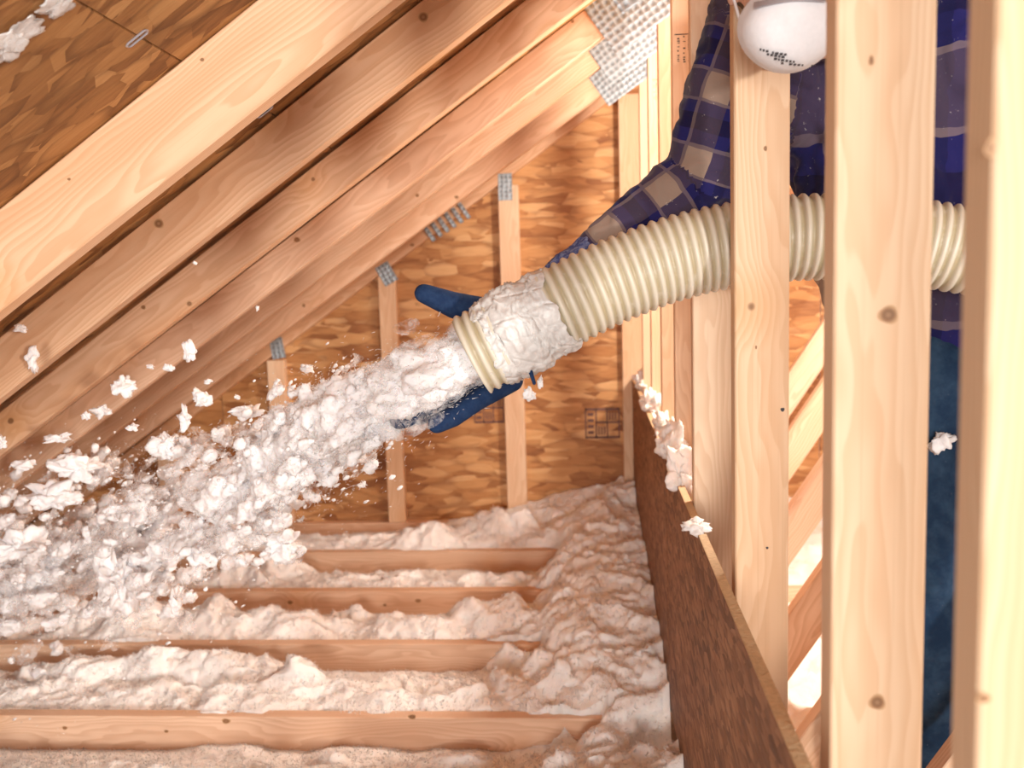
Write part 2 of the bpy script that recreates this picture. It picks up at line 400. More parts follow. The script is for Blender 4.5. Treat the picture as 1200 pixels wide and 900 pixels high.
# purple mill stamps printed on the boards
def stamp(x0, y0, x1, y1):
    Y = TY[7]+TH-.0008; a = px(x0, y1, Y); b = px(x1, y0, Y); V = []; Fc = []
    def q(u0, v0, u1, v1):
        k = len(V)
        for (u, w) in ((u0, v0), (u1, v0), (u1, v1), (u0, v1)): V.append((a.x+(b.x-a.x)*u, Y, a.z+(b.z-a.z)*w))
        Fc.append((k, k+1, k+2, k+3))
    q(0,0,1,.07); q(0,.93,1,1); q(0,0,.04,1); q(.96,0,1,1); q(.3,0,.34,1); q(.62,.0,.66,1); q(.3,.5,.96,.56)
    for k in range(4): q(.08, .15+k*.2, .25, .25+k*.2)
    for k in range(3): q(.38+k*.08, .12, .42+k*.08, .4); q(.70+k*.08, .6, .74+k*.08, .86)
    link('printed_stamp', pyd('printed_stamp', V, Fc), INK, wb)
stamp(686, 478, 726, 514); stamp(556, 462, 590, 496)

# ================================================================ TRUSSES
names = {-1: 'roof truss frame with its bare post standing in front of all other posts', 0: 'roof truss frame whose wide knotty post stands in front of the worker',
 1: 'wooden roof truss whose pale post the hose passes right behind', 2: 'wooden roof truss next behind the hose, its post shaded brown',
 3: 'wooden roof truss fourth in front of the gable end truss', 4: 'wooden roof truss third in front of the gable end truss',
 5: 'wooden roof truss second in front of the gable end truss', 6: 'wooden roof truss standing directly in front of the gable end truss'}
RL = {1: (.548, .684, .682), 2: (.563, .674, .690), 3: (.562, .668, .690), 4: (.546, .651, .685), 5: (.552, .640, .680), 6: (.533, .622, .677), 7: (.552, .610, .690), 0: (.555, .69, .68), -1: (.555, .69, .68)}
PX = {-1: (.206, .297), 0: (.217, .300), 1: (.2088, .2845), 2: (.1957, .281), 3: (.2007, .286), 4: (.2019, .287), 5: (.2021, .287), 6: (.1996, .285)}
JZ = {3: -1.078, 4: -1.060, 5: -1.045, 6: -1.038}
WEBS = 1.5
truss = {}
for k in range(-1, 7):
    Y = TY[k]; T = empty('roof_truss', (.24, Y+TH/2, FLZ)); truss[k] = T
    tag(T, names[k], 'truss', 'roof trusses in a row')
    bpy.context.view_layer.update()
    z0, z1, sl = RL[k]; ca = math.cos(math.atan(sl)); w = (deck0(Y)-.0015-z0)*ca
    xa = -2.42 if k >= 1 else .12
    lumber_xz('top_chord', T, xa, z0+sl*xa, RX-.01, z0+sl*(RX-.01), w, Y, LUM, 1)
    lumber_xz('top_chord', T, RX+.012, z0+sl*RX, 3.6, z0+sl*RX-sl*(3.6-RX), w, Y, LUM, 1)
    zt = z0+sl*PX[k][0]
    lumber_xz('post', T, (PX[k][0]+PX[k][1])/2, -1.08 if k < 3 else JZ[k]-.001, (PX[k][0]+PX[k][1])/2, zt-.002, PX[k][1]-PX[k][0], Y, LUM_P)
    jz = JZ.get(k, -1.082); jl = -1.09 if k > 2 else -1.09
    lumber_xz('bottom_chord', T, -2.36, jz-.0575, 3.6, jz-.0575, .115, Y, LUM)
    lumber_xz('web', T, PX[k][1]+.06, jz+.01, 1.425, jz+.01+(1.425-PX[k][1]-.06)*WEBS, .089, Y, LUM)
    # galvanized plate over the chord and post joint
    if k >= 1:
        ux, uz = ca, sl*ca
        tip = (.095, .540); cx = tip[0]+ux*.125-uz*.085; cz = tip[1]+uz*.125+ux*.085
        link('gusset_plate', boxmesh('gusset_plate', .25, .17, .0016, .0004), PLATE, T, frame_xz((cx, Y-.001, cz), ux, uz))
        link('gusset_plate', boxmesh('gusset_plate', .13, .11, .0016, .0004), PLATE, T, frame_xz((.30, Y-.001, jz-.02), 1, 0))
# gable end truss with studs
G = empty('gable_truss', (.2, TY[7]+TH/2, FLZ)); tag(G, 'gable end truss with studs standing against the strand board wall', 'truss')
bpy.context.view_layer.update()
Y = TY[7]; z0, z1, sl = RL[7]; ca = math.cos(math.atan(sl)); w = (deck0(Y)-.0015-z0)*ca
lumber_xz('top_chord', G, -2.42, z0-sl*2.42, RX-.01, z0+sl*(RX-.01), w, Y, LUM, 1)
lumber_xz('top_chord', G, RX+.012, z0+sl*RX, 3.6, z0+sl*RX-sl*(3.6-RX), w, Y, LUM, 1)
lumber_xz('bottom_chord', G, -2.36, -1.0825, 3.6, -1.0825, .089, Y, LUM)
for a, b in ((-.335, -.2545), (-.8305, -.760), (-1.308, -1.235), (-1.80, -1.73), (-2.28, -2.21), (.1426, .229), (.66, .745), (1.16, 1.24), (1.65, 1.73), (2.1, 2.18), (2.6, 2.68)):
    xl = a if a < RX else 2*RX-b
    zt = z0+sl*xl
    if zt < -1.0: continue
    lumber_xz('stud', G, (a+b)/2, -1.037, (a+b)/2, zt-.001, b-a, Y, LUM_P)
def gplate(cx, cy, w, h, ang=0.):
    c = px(cx, cy, Y); link('gusset_plate', boxmesh('gusset_plate', w, h, .0016, .0004), PLATE, G, frame_xz((c.x, Y-.001, c.z), math.cos(ang), math.sin(ang)))
gplate(592, 219, .055, .105); gplate(453, 321, .06, .085, .5); gplate(325, 408, .055, .085, .15)
for i in range(6):     # splice plate, its tooth rows standing out as ribs
    c = px(502+i*8.2, 272-i*5.3, Y); link('gusset_plate_rib', boxmesh('gusset_plate_rib', .017, .085, .010, .003), PLATE, G, frame_xz((c.x, Y-.005, c.z), math.cos(.58), math.sin(.58)))

# knots and resin streaks on the nearest boards
knot(truss[0], 1041, 369, TY[0], .0085, .0080); knot(truss[0], 1028, 823, TY[0], .0075, .0075)
knot(truss[0], 1021, 71, TY[0], .0022, .0045)
knot(truss[1], 897, 174, TY[1], .0025, .0040); knot(truss[1], 917, 480, TY[1], .0028, .0028, DARK); knot(truss[1], 886, 407, TY[1], .0015, .0030); knot(truss[1], 899, 642, TY[1], .0018, .0018, DARK)
knot(truss[-1], 1160, 174, TY[-1], .0025, .0045); knot(truss[-1], 1152, 818, TY[-1], .004, .003)
knot(truss[2], 186, 262, TY[2], .0105, .0095); knot(truss[2], 496, 20, TY[2], .0100, .0095)
knot(truss[1], 237, 70, TY[1], .0035, .0028); knot(truss[1], 81, 210, TY[1], .0030, .0022)
knot(truss[3], 222, 356, TY[3], .0070, .0065); knot(truss[3], 168, 360, TY[3], .0060, .0055); knot(truss[3], 367, 210, TY[3], .005, .005)
knot(truss[4], 348, 281, TY[4], .0095, .0075); knot(truss[4], 11, 492, TY[4], .008, .007); knot(truss[4], 671, 25, TY[4], .005, .005)
knot(truss[5], 489, 229, TY[5], .006, .006)
knot(truss[6], 535, 231, TY[6], .008, .006); knot(truss[6], 356, 358, TY[6], .006, .007); knot(G, 483, 287, TY[7], .010, .006)
knot(truss[3], 265, 845, TY[3], .011, .007); knot(truss[3], 483, 840, TY[3], .010, .006); knot(truss[3], 76, 853, TY[3], .007, .005); knot(truss[3], 195, 857, TY[3], .006, .004)
knot(truss[5], 268, 703, TY[5], .010, .007); knot(truss[5], 340, 706, TY[5], .010, .007); knot(truss[5], 490, 704, TY[5], .011, .007); knot(truss[5], 451, 709, TY[5], .007, .005)
# black grade stamps on two far posts
def grade(T, x0, y0, x1, y1, Y, seed):
    r = random.Random(seed); a = px(x0, y1, Y); b = px(x1, y0, Y); V = []; Fc = []
    def q(u0, v0, u1, v1):
        k = len(V)
        for (u, w_) in ((u0, v0), (u1, v0), (u1, v1), (u0, v1)): V.append((a.x+(b.x-a.x)*u, Y-.0005, a.z+(b.z-a.z)*w_))
        Fc.append((k, k+1, k+2, k+3))
    q(0, .94, .9, .97)
    for c_ in (.15, .5, .8):
        v = .9
        while v > .05:
            h = r.uniform(.02, .06)
            if r.random() < .7: q(c_, v-h, c_+r.uniform(.08, .18), v)
            v -= h+.03
    link('printed_stamp', pyd('printed_stamp', V, Fc), DARK, T)
grade(truss[3], 791, 38, 810, 76, TY[3], 1); grade(truss[5], 765, 92, 772, 118, TY[5], 4)

# strand-board dam along the posts
dam = empty('insulation_dam', (.192, 2.38, -1.07)); tag(dam, 'long strand board dam set on edge against the left of the posts', 'board'); bpy.context.view_layer.update()
def dam_part(name, y0, y1, x0, x1, za, zb, mat):
    c = Vector(((x0+x1)/2, (y0+y1)/2, (za+zb)/2)); L = y1-y0; h = zb-za
    mw = Matrix.Translation(c) @ Matrix(((0,0,1,0), (1,0,0,0), (0,1,0,0), (0,0,0,1)))
    return link(name, boxmesh(name, L, h, x1-x0, .0008), mat, dam, mw)
JT = -1.037
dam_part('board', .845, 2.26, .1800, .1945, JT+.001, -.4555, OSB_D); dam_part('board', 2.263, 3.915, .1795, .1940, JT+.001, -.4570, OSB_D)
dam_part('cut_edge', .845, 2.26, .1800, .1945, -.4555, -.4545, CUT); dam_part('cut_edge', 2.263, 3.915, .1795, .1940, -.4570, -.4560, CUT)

# ================================================================ INSULATION ON THE FLOOR
DIRS = None
def tuft_templates(n, sub, spiky, seed):
    out = []
    r = np.random.default_rng(seed)
    for i in range(n):
        bm = bmesh.new(); bmesh.ops.create_icosphere(bm, subdivisions=sub, radius=1.)
        V = np.array([v.co[:] for v in bm.verts]); T = np.array([[v.index for v in f.verts] for f in bm.faces]); bm.free()
        V = V*(1+spiky*r.uniform(-1, 1, (len(V), 1)))
        V += .25*np.stack([fbm(V[:,0]*1.7+i*9, V[:,1]*1.7, V[:,2]*1.7, 2, i*3+q) for q in range(3)], 1)
        out.append((V, T))
    return out
def scatter(P, size, templates, axis=None, stretch=None, seed=1, flat=None):
    """merge one randomly turned template per point"""
    r = np.random.default_rng(seed); VV = []; TT = []; off = 0
    which = r.integers(0, len(templates), len(P))
    for t, (V, T) in enumerate(templates):
        idx = np.where(which == t)[0]; m = len(idx)
        if not m: continue
        q = r.normal(size=(m, 4)); q /= np.linalg.norm(q, axis=1, keepdims=True); w, x, y, z = q.T
        Rm = np.stack([np.stack([1-2*(y*y+z*z), 2*(x*y-w*z), 2*(x*z+w*y)], 1), np.stack([2*(x*y+w*z), 1-2*(x*x+z*z), 2*(y*z-w*x)], 1), np.stack([2*(x*z-w*y), 2*(y*z+w*x), 1-2*(x*x+y*y)], 1)], 1)
        sc = r.uniform(.6, 1.4, (m, 1, 3))
        v = np.einsum('mij,mnj->mni', Rm, V[None]*sc)
        if axis is not None:
            a = axis[idx][:, None, :]; d = (v*a).sum(2, keepdims=True); v = v + a*d*(stretch[idx][:, None, None]-1)
        v = v*size[idx][:, None, None]+P[idx][:, None, :]
        VV.append(v.reshape(-1, 3)); TT.append((T[None]+(np.arange(m)*len(V))[:, None, None]+off).reshape(-1, 3)); off += m*len(V)
    return np.concatenate(VV), np.concatenate(TT)
T_ICO = tuft_templates(6, 2, .20, 3); T_SP = tuft_templates(6, 1, .22, 5)
_o = np.array([[1,0,0],[-1,0,0],[0,1,0],[0,-1,0],[0,0,1],[0,0,-1.]]); _of = np.array([[0,2,4],[2,1,4],[1,3,4],[3,0,4],[2,0,5],[1,2,5],[3,1,5],[0,3,5]])
T_OCT = [(_o*np.array([[s1],[1],[.7],[s2],[1.2],[.5]]), _of) for s1, s2 in ((1.3, .5), (.8, 1.2), (1.6, .9))]

ys_j = np.array([TY[k] for k in range(1, 8)]); jz_j = np.array([-1.082, -1.082, -1.078, -1.060, -1.045, -1.038, -1.038])
def lumps(X, Y):
    wx = X+.035*vnoise(X*7, Y*7, 3, 51); wy = Y+.035*vnoise(X*7, Y*7, 8, 52)
    a = wx*.79+wy*.61; b = wy*.79-wx*.61; c = wx*.36-wy*.93; d = wx*.93+wy*.36
    return .026*(1-np.abs(vnoise(a*8, b*8, 1.3, 21))*1.8)+.011*(1-np.abs(vnoise(c*18, d*18, 4.1, 22))*1.8)+.0060*vnoise(a*41, b*41, 2, 25)+.0045*vnoise(c*85, d*85, 0, 23)+.003*vnoise(a*160, b*160, 0, 24)
def height_left(X, Y):
    k = np.clip(np.searchsorted(ys_j, Y-.019)-1, 0, 5)          # bay between joist k and k+1
    ya = ys_j[k]+.038; yb = ys_j[k+1]; t = np.clip((Y-ya)/(yb-ya), 0, 1)
    za = jz_j[k]-.010; zb = jz_j[k+1]-.078
    zb = np.where(k+1 == 6, -1.085, zb)
    z = za+(zb-za)*np.minimum(1, t/.80) + .018*np.sin(np.pi*np.clip(t*1.2, 0, 1))
    z = np.where(k == 1, z-.004*t, z); z = np.where(Y < TY[1], -1.10, z)
    # drifts that climb over the joists here and there
    drift = np.clip(fbm(X*3.3+3, Y*3.9+1, 0, 3, 11)-.22, 0, 1)
    z = z + .11*drift*(.25+.75*np.sin(np.pi*t))
    # heap along the dam, rising to the gable
    edge = np.interp(Y, [2., 2.24, 2.66, 3.08, 3.5, 3.9], [.04, .0, -.17, -.10, -.04, -.02])+.05*vnoise(Y*5, X*5, 0, 5)+.05*vnoise(Y*12, X*12, 0, 6)+.025*vnoise(Y*26, X*26, 0, 7)
    m = np.clip((X-(edge-.16))/.30, 0, 1); m = m*m*(3-2*m)
    top = np.interp(Y, [1.3, 2.0, 2.3, 2.56, 2.9, 3.3, 3.6, 3.95], [-1.03, -1.02, -.995, -.975, -.945, -.925, -.905, -.875])
    z = z*(1-m)+np.maximum(z, top)*m
    g = np.clip((Y-3.55)/.37, 0, 1)*np.interp(X, [-2.4, -1.1, -.75, -.45, -.15, .2], [.0, .0, .03, .075, .16, .2])
    z = np.where(Y > 3.56, np.maximum(z, -1.09+g), z)
    # hollow against the dam
    pit = np.exp(-(((X-.150)/.055)**2+((Y-2.12)/.085)**2)**2); z = z-.2*pit
    # lumps
    z = z + lumps(X, Y)*np.where((k == 1) & (m < .3), .6, 1.)*(.22+.78*np.maximum(m, np.sin(np.pi*np.clip(t*1.15, 0, 1))))-.006
    # kept out of the wood: just in front of and upon a joist the fluff lies low unless a drift covers it
    return np.maximum(z, FLZ+.003)
def height_right(X, Y):
    z = -1.06+.03*fbm(X*3, Y*3, 0, 2, 31)+.02*billow(X*11, Y*11, 2, 32)+.01*billow(X*25, Y*25, 2, 33)+.005*vnoise(X*70, Y*70, 0, 34)
    return z + .10*np.clip((Y-3.4)/.5, 0, 1)
def field(x0, x1, y0, y1, step, fn):
    nx = int((x1-x0)/step)+1; ny = int((y1-y0)/step)+1
    gx, gy = np.meshgrid(np.linspace(x0, x1, nx), np.linspace(y0, y1, ny))
    gz = fn(gx, gy)
    jx = .010*vnoise(gx*45, gy*45, gz*45, 41); jy = .010*vnoise(gx*45, gy*45, gz*45+9, 42)
    inner = (gx > x0+.02) & (gx < x1-.02) & (gy > y0+.02) & (gy < y1-.02)
    V = np.stack([gx+jx*inner, gy+jy*inner, gz], 2).reshape(-1, 3)
    i = np.arange(nx*ny).reshape(ny, nx); Q = np.stack([i[:-1,:-1], i[:-1,1:], i[1:,1:], i[1:,:-1]], 2).reshape(-1, 4)
    return V, Q
V, Q = field(-2.33, .178, 1.30, 3.952, .0062, height_left)
o = link('blown_insulation', npmesh('blown_insulation', V, Q, True), FLUFF)
tag(o, 'white fluffy blown insulation filling the joist bays left of the dam', 'insulation', kind='stuff')
V, Q = field(-2.33, .178, .25, 1.302, .014, height_left)
f_ = link('thin_layer', npmesh('thin_layer', V, Q, True), FLUFF, o); f_['kind'] = 'stuff'
r = np.random.default_rng(12)
_tt = np.array([[1.,0,0],[-1,.5,.2],[-1,-.4,.4],[-1,0,-.6]]); T_NEED = [(_tt, np.array([[0,1,2],[0,2,3],[0,3,1],[1,3,2]]))]
def needles(P, L, thick, D, seed):
    """thin four-sided fibres from P along D"""
    rg = np.random.default_rng(seed); n = len(P); e = rg.normal(size=(n, 3)); e -= D*(e*D).sum(1, keepdims=True); e /= np.linalg.norm(e, axis=1, keepdims=True); g = np.cross(D, e)
    b = np.stack([P+D*L[:, None], P+e*thick[:, None], P+(-.5*e+.87*g)*thick[:, None], P+(-.5*e-.87*g)*thick[:, None]], 1)
    T = (np.array([[0,1,2],[0,2,3],[0,3,1],[1,3,2]])[None]+(np.arange(n)*4)[:, None, None]).reshape(-1, 3)
    return b.reshape(-1, 3), T
n = 160000
P = np.stack([r.uniform(-2.3, .172, n), r.uniform(1.75, 3.93, n)], 1); Z = height_left(P[:,0], P[:,1]); e_ = .004
Dn = np.stack([-(height_left(P[:,0]+e_, P[:,1])-Z)/e_, -(height_left(P[:,0], P[:,1]+e_)-Z)/e_, np.ones(n)], 1); Dn /= np.linalg.norm(Dn, axis=1, keepdims=True)
Dn = Dn+r.normal(size=(n, 3))*.75; Dn /= np.linalg.norm(Dn, axis=1, keepdims=True)
v1, t1 = needles(np.column_stack([P, Z-.001]), r.uniform(.004, .012, n), r.uniform(.0007, .0019, n), Dn, 4)
f_ = link('loose_fibres', npmesh('loose_fibres', v1, t1, True), FIBER, o); f_['kind'] = 'stuff'
V, Q = field(.205, 3.93, .30, 3.95, .016, height_right)
o = link('blown_insulation', npmesh('blown_insulation', V, Q, True), FLUFF)
tag(o, 'brightly lit white insulation on the floor right of the posts', 'insulation', kind='stuff')

# ================================================================ HOSE
def catmull(pts, n):
    P = [np.array(p, float) for p in pts]; P = [2*P[0]-P[1]]+P+[2*P[-1]-P[-2]]; out = []
    for i in range(1, len(P)-2):
        for k in range(n):
            t = k/n; a, b, c, d = P[i-1:i+3]
            out.append(.5*((2*b)+(-a+c)*t+(2*a-5*b+4*c-d)*t*t+(-a+3*b-3*c+d)*t**3))
    out.append(P[-2]); return np.array(out)
def resample(P, step):
    s = np.concatenate([[0], np.cumsum(np.linalg.norm(np.diff(P, axis=0), axis=1))]); m = np.arange(0, s[-1], step)
    return np.stack([np.interp(m, s, P[:,i]) for i in range(3)], 1), m
def frames(P):
    T = np.gradient(P, axis=0); T /= np.linalg.norm(T, axis=1, keepdims=True)
    up = np.array([0, 0, 1.]); N = up-T*(T@up)[:, None]; N /= np.linalg.norm(N, axis=1, keepdims=True); B = np.cross(T, N)
    return T, N, B
HR = .0655
hpath = catmull([px(552, 417, 1.49), px(600, 391, 1.495), px(660, 358, 1.50), px(720, 329, 1.51), px(790, 303, 1.52), px(860, 287, 1.525), px(945, 278, 1.525), px(1030, 281, 1.525), px(1110, 290, 1.52), px(1220, 315, 1.50), px(1400, 400, 1.45), px(1560, 560, 1.35), px(1600, 800, 1.2), (1.10, 1.02, -.83), (1.40, .80, -.965), (2.1, .50, -.97), (3.3, .35, -.97)], 24)
HP, HS = resample(hpath, .00231)
HT, HN, HB = frames(HP)
PITCH = .0152
hose = empty('blower_hose', tuple(HP[60])); tag(hose, 'thick cream ribbed blower hose held across the posts by the worker', 'hose'); bpy.context.view_layer.update()
seg = 40; th = np.linspace(0, 2*np.pi, seg, endpoint=False)
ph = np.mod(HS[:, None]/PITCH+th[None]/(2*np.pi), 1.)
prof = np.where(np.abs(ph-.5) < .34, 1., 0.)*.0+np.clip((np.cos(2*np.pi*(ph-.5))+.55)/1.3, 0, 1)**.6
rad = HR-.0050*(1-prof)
ring = HP[:, None]+rad[..., None]*(np.cos(th)[None, :, None]*HN[:, None]+np.sin(th)[None, :, None]*HB[:, None])
nl = len(HP)
def tube_faces(nl, seg, off=0):
    i = np.arange(nl-1)[:, None]*seg; j = np.arange(seg)[None]
    return np.stack([i+j, i+seg+j, i+seg+(j+1) % seg, i+(j+1) % seg], 2).reshape(-1, 4)+off
inner = HP[:60, None]+(HR-.009)*(np.cos(th)[None, :, None]*HN[:60, None]+np.sin(th)[None, :, None]*HB[:60, None])
V = np.concatenate([ring.reshape(-1, 3), inner.reshape(-1, 3)])
Fq = tube_faces(nl, seg)[:, ::-1]; Fi = tube_faces(60, seg, nl*seg)
j = np.arange(seg); Fl = np.stack([j, (j+1) % seg, nl*seg+(j+1) % seg, nl*seg+j], 1)[:, ::-1]
me = npmesh('ribbed_tube', V, np.concatenate([Fq, Fi, Fl]), True)
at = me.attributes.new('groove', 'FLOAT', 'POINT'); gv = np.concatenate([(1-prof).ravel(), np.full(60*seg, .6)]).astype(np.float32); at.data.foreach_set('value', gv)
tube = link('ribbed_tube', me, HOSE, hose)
# tape wrapped round the mouth end, crumpled, in overlapping turns
def tape_sleeve(s0, s1, r0, seed, skew):
    n = 70; ss = np.linspace(s0, s1, n); sg = 110; a = np.linspace(0, 2*np.pi, sg, endpoint=False)
    S2, A2 = np.meshgrid(ss, a, indexing='ij')
    S2 = S2+skew*np.cos(A2+seed)*((S2-s0)/(s1-s0)-.2)+.006*fbm(np.cos(A2)*2.5, np.sin(A2)*2.5, S2*0+seed, 3, seed)
    u = S2*1.; cx, cy = np.cos(A2)*1.9, np.sin(A2)*1.9
    crease = 1-np.abs(fbm(cx*1.1+3*fbm(cx, cy, u*14, 2, seed+50), cy*1.1, u*34, 2, seed))
    rr = r0+.0050*np.clip(crease, 0, 1)**4+.0022*vnoise(cx*.9, cy*.9, u*45, seed+9)+.0007*vnoise(cx*3, cy*3, u*120, seed+10)
    rr = rr-.004*(np.abs((S2-s0)/(s1-s0)-.5)*2)**6
    C_ = np.stack([np.interp(S2, HS, HP[:,i]) for i in range(3)], 2); Nn = np.stack([np.interp(S2, HS, HN[:,i]) for i in range(3)], 2); Bb = np.stack([np.interp(S2, HS, HB[:,i]) for i in range(3)], 2)
    Vv = C_+rr[..., None]*(np.cos(A2)[..., None]*Nn+np.sin(A2)[..., None]*Bb)
    me = npmesh('tape_wrap', Vv.reshape(-1, 3), tube_faces(n, sg)[:, ::-1], True)
    o = link('tape_wrap', me, TAPE, hose)
    m = o.modifiers.new('t', 'SOLIDIFY'); m.thickness = .0012; m.offset = 1
    return o
tape_sleeve(.030, .092, HR-.0015, 2, .010); tape_sleeve(.075, .158, HR-.0005, 5, -.014); tape_sleeve(.055, .110, HR+.0025, 11, .016)

# ================================================================ WORKER
def capsule(bm, p0, r0, p1, r1, seg=16, rings=5):
    p0 = Vector(p0); p1 = Vector(p1); d = p1-p0; L = d.length
    if L < 1e-6: d = Vector((0,0,1)); 
    d = d.normalized(); a = d.orthogonal().normalized(); b = d.cross(a); rows = []
    for i in range(rings+1):
        t = math.pi/2*(i/rings); rows.append((p0-d*r0*math.cos(t), r0*math.sin(t)))
    for i in range(rings+1):
        t = math.pi/2*(i/rings); rows.append((p1+d*r1*math.sin(t), r1*math.cos(t)))
    vs = []
    for c, rr in rows:
        if rr < 1e-6: vs.append([bm.verts.new(c)])
        else: vs.append([bm.verts.new(c+rr*(a*math.cos(2*math.pi*k/seg)+b*math.sin(2*math.pi*k/seg))) for k in range(seg)])
    for i in range(len(vs)-1):
        A, B_ = vs[i], vs[i+1]
        for k in range(seg):
            k2 = (k+1) % seg
            if len(A) == 1: bm.faces.new((A[0], B_[k], B_[k2]))
            elif len(B_) == 1: bm.faces.new((A[k], B_[0], A[k2]))
            else: bm.faces.new((A[k], B_[k], B_[k2], A[k2]))
def ellipsoid(bm, c, r, rot=None):
    res = bmesh.ops.create_uvsphere(bm, u_segments=20, v_segments=14, radius=1.)
    m = Matrix.Translation(c) @ (rot.to_4x4() if rot else Matrix.Identity(4)) @ Matrix.Diagonal((*r, 1))
    bmesh.ops.transform(bm, matrix=m, verts=res['verts'])
def skinned(name, build, voxel, smooth=6):
    """shapes melted into one continuous surface"""
    bm = bmesh.new(); build(bm); bmesh.ops.recalc_face_normals(bm, faces=bm.faces)
    me = bpy.data.meshes.new(name+'_src'); bm.to_mesh(me); bm.free()
    o = bpy.data.objects.new(name+'_src', me); C.objects.link(o)
    m = o.modifiers.new('r', 'REMESH'); m.mode = 'VOXEL'; m.voxel_size = voxel
    if smooth: m = o.modifiers.new('s', 'SMOOTH'); m.iterations = smooth; m.factor = .5
    dg = bpy.context.evaluated_depsgraph_get(); out = bpy.data.meshes.new_from_object(o.evaluated_get(dg)); out.name = name
    bpy.data.objects.remove(o); out.polygons.foreach_set('use_smooth', [True]*len(out.polygons)); return out
def mverts(me):
    a = np.empty(len(me.vertices)*3, np.float32); me.vertices.foreach_get('co', a); return a.reshape(-1, 3).astype(float)
def mnorm(me):
    a = np.empty(len(me.vertices)*3, np.float32); me.vertices.foreach_get('normal', a); return a.reshape(-1, 3).astype(float)
def wrinkle(me, amp, f, seed):
    V = mverts(me); N = mnorm(me)
    d = amp*(fbm(V[:,0]*f+2*vnoise(V[:,0]*9, V[:,1]*9, V[:,2]*9, seed), V[:,1]*f, V[:,2]*f*1.6, 3, seed))+amp*.6*(1-np.abs(vnoise(V[:,0]*f*1.7, V[:,1]*f*1.7, V[:,2]*f*.8, seed+5))*2)
    me.vertices.foreach_set('co', (V+N*d[:, None]).astype(np.float32).ravel()); me.update()
RSH = Vector((.285, 1.64, .40)); LSH = Vector((.66, 1.69, .43)); NECK = Vector((.44, 1.59, .42)); HEAD = Vector((.262, 1.305, .347))
ELB = px(822, 208, 1.68); WR = px(628, 352, 1.655); CUFF = px(712, 288, 1.66)
_i = int(np.argmax(HP[:,0] > .76)); LH = Vector(HP[_i]); LTN = Vector(HT[_i]); LEL = Vector((.93, 1.72, .12)); LWR = LH+Vector((.045, .105, .035))
HIP = Vector((.635, 1.735, -.16))
RHIP = Vector((.56, 1.70, -.20)); LHIP = Vector((.72, 1.72, -.20)); RKN = Vector((.555, 1.635, -.64)); LKN = Vector((.74, 1.66, -.64)); RAN = Vector((.565, 1.68, -1.105)); LAN = Vector((.75, 1.70, -1.105))
worker = empty('person', (.63, 1.68, FLZ)); tag(worker, 'person in blue plaid shirt and white dust mask leaning behind the posts holding the hose', 'person'); bpy.context.view_layer.update()
def wlink(name, me, mat, label=None, parent=None):
    o = link(name, me, mat); o.parent = parent or worker
    o.matrix_parent_inverse = (parent or worker).matrix_world.inverted()
    if label: o['label'] = label
    return o
# right hand: joints of each finger, in the open grip behind the hose
FING = [[px(600, 446, 1.60), px(560, 468, 1.575), px(532, 488, 1.540), px(512, 497, 1.515)],
        [px(590, 432, 1.625), px(540, 464, 1.61), px(496, 486, 1.575), px(467, 493, 1.54)],
        [px(580, 415, 1.645), px(530, 440, 1.655), px(492, 455, 1.645), px(466, 462, 1.63)],
        [px(572, 398, 1.655), px(530, 416, 1.67), px(500, 428, 1.67), px(478, 436, 1.66)]]
THUMB = [px(606, 375, 1.64), px(575, 366, 1.60), px(533, 358, 1.575), px(497, 344, 1.56)]
def hand(bm, k, wr=WR):
    capsule(bm, wr, .030*k, px(596, 400, 1.65), .030*k)
    for f in FING: capsule(bm, wr, .026*k, f[0], .0165*k)
    capsule(bm, FING[0][0], .017*k, FING[3][0], .016*k); capsule(bm, wr, .026*k, THUMB[0], .022*k)
    for f, r_ in zip(FING, (.0165, .0155, .0140, .0120)):
        for i in range(3): capsule(bm, f[i], r_*k*(1.08-.06*i), f[i+1], r_*k*(1.02-.08*i))
    for i in range(3): capsule(bm, THUMB[i], k*(.021, .0215, .0205)[i], THUMB[i+1], k*(.0215, .0205, .0150)[i])
def left_hand(bm, k):
    for f, r_ in zip((-.036, -.012, .012, .034), (.0125, .0135, .0135, .0125)):
        o_ = LH+LTN*f; ks = [o_+Vector((.0, .088, .050)), o_+Vector((0, .055, .082)), o_+Vector((0, .005, .086)), o_+Vector((0, -.038, .078))]
        capsule(bm, LWR, .024*k, ks[0], .018*k)
        for i in range(3): capsule(bm, ks[i], r_*k*(1.1-.06*i), ks[i+1], r_*k*(1.04-.06*i))
    th_ = [LH+LTN*-.045+Vector((0, .090, .0)), LH+LTN*-.075+Vector((0, .080, -.030)), LH+LTN*-.09+Vector((0, .045, -.070))]
    capsule(bm, LWR, .024*k, th_[0], .018*k)
    for i in range(2): capsule(bm, th_[i], .016*k, th_[i+1], .014*k)
FD = Vector((-.16, -.93, -.34)).normalized()      # where the face looks
FR = Vector((-.98, .17, 0)).normalized(); FR = (FR-FD*FR.dot(FD)).normalized(); FU = FR.cross(FD)
if FU.z < 0: FU = -FU
def hd(r_, f_, u_): return HEAD+FR*r_+FD*f_+FU*u_
hrot = Matrix((FR, FD, FU)).transposed()
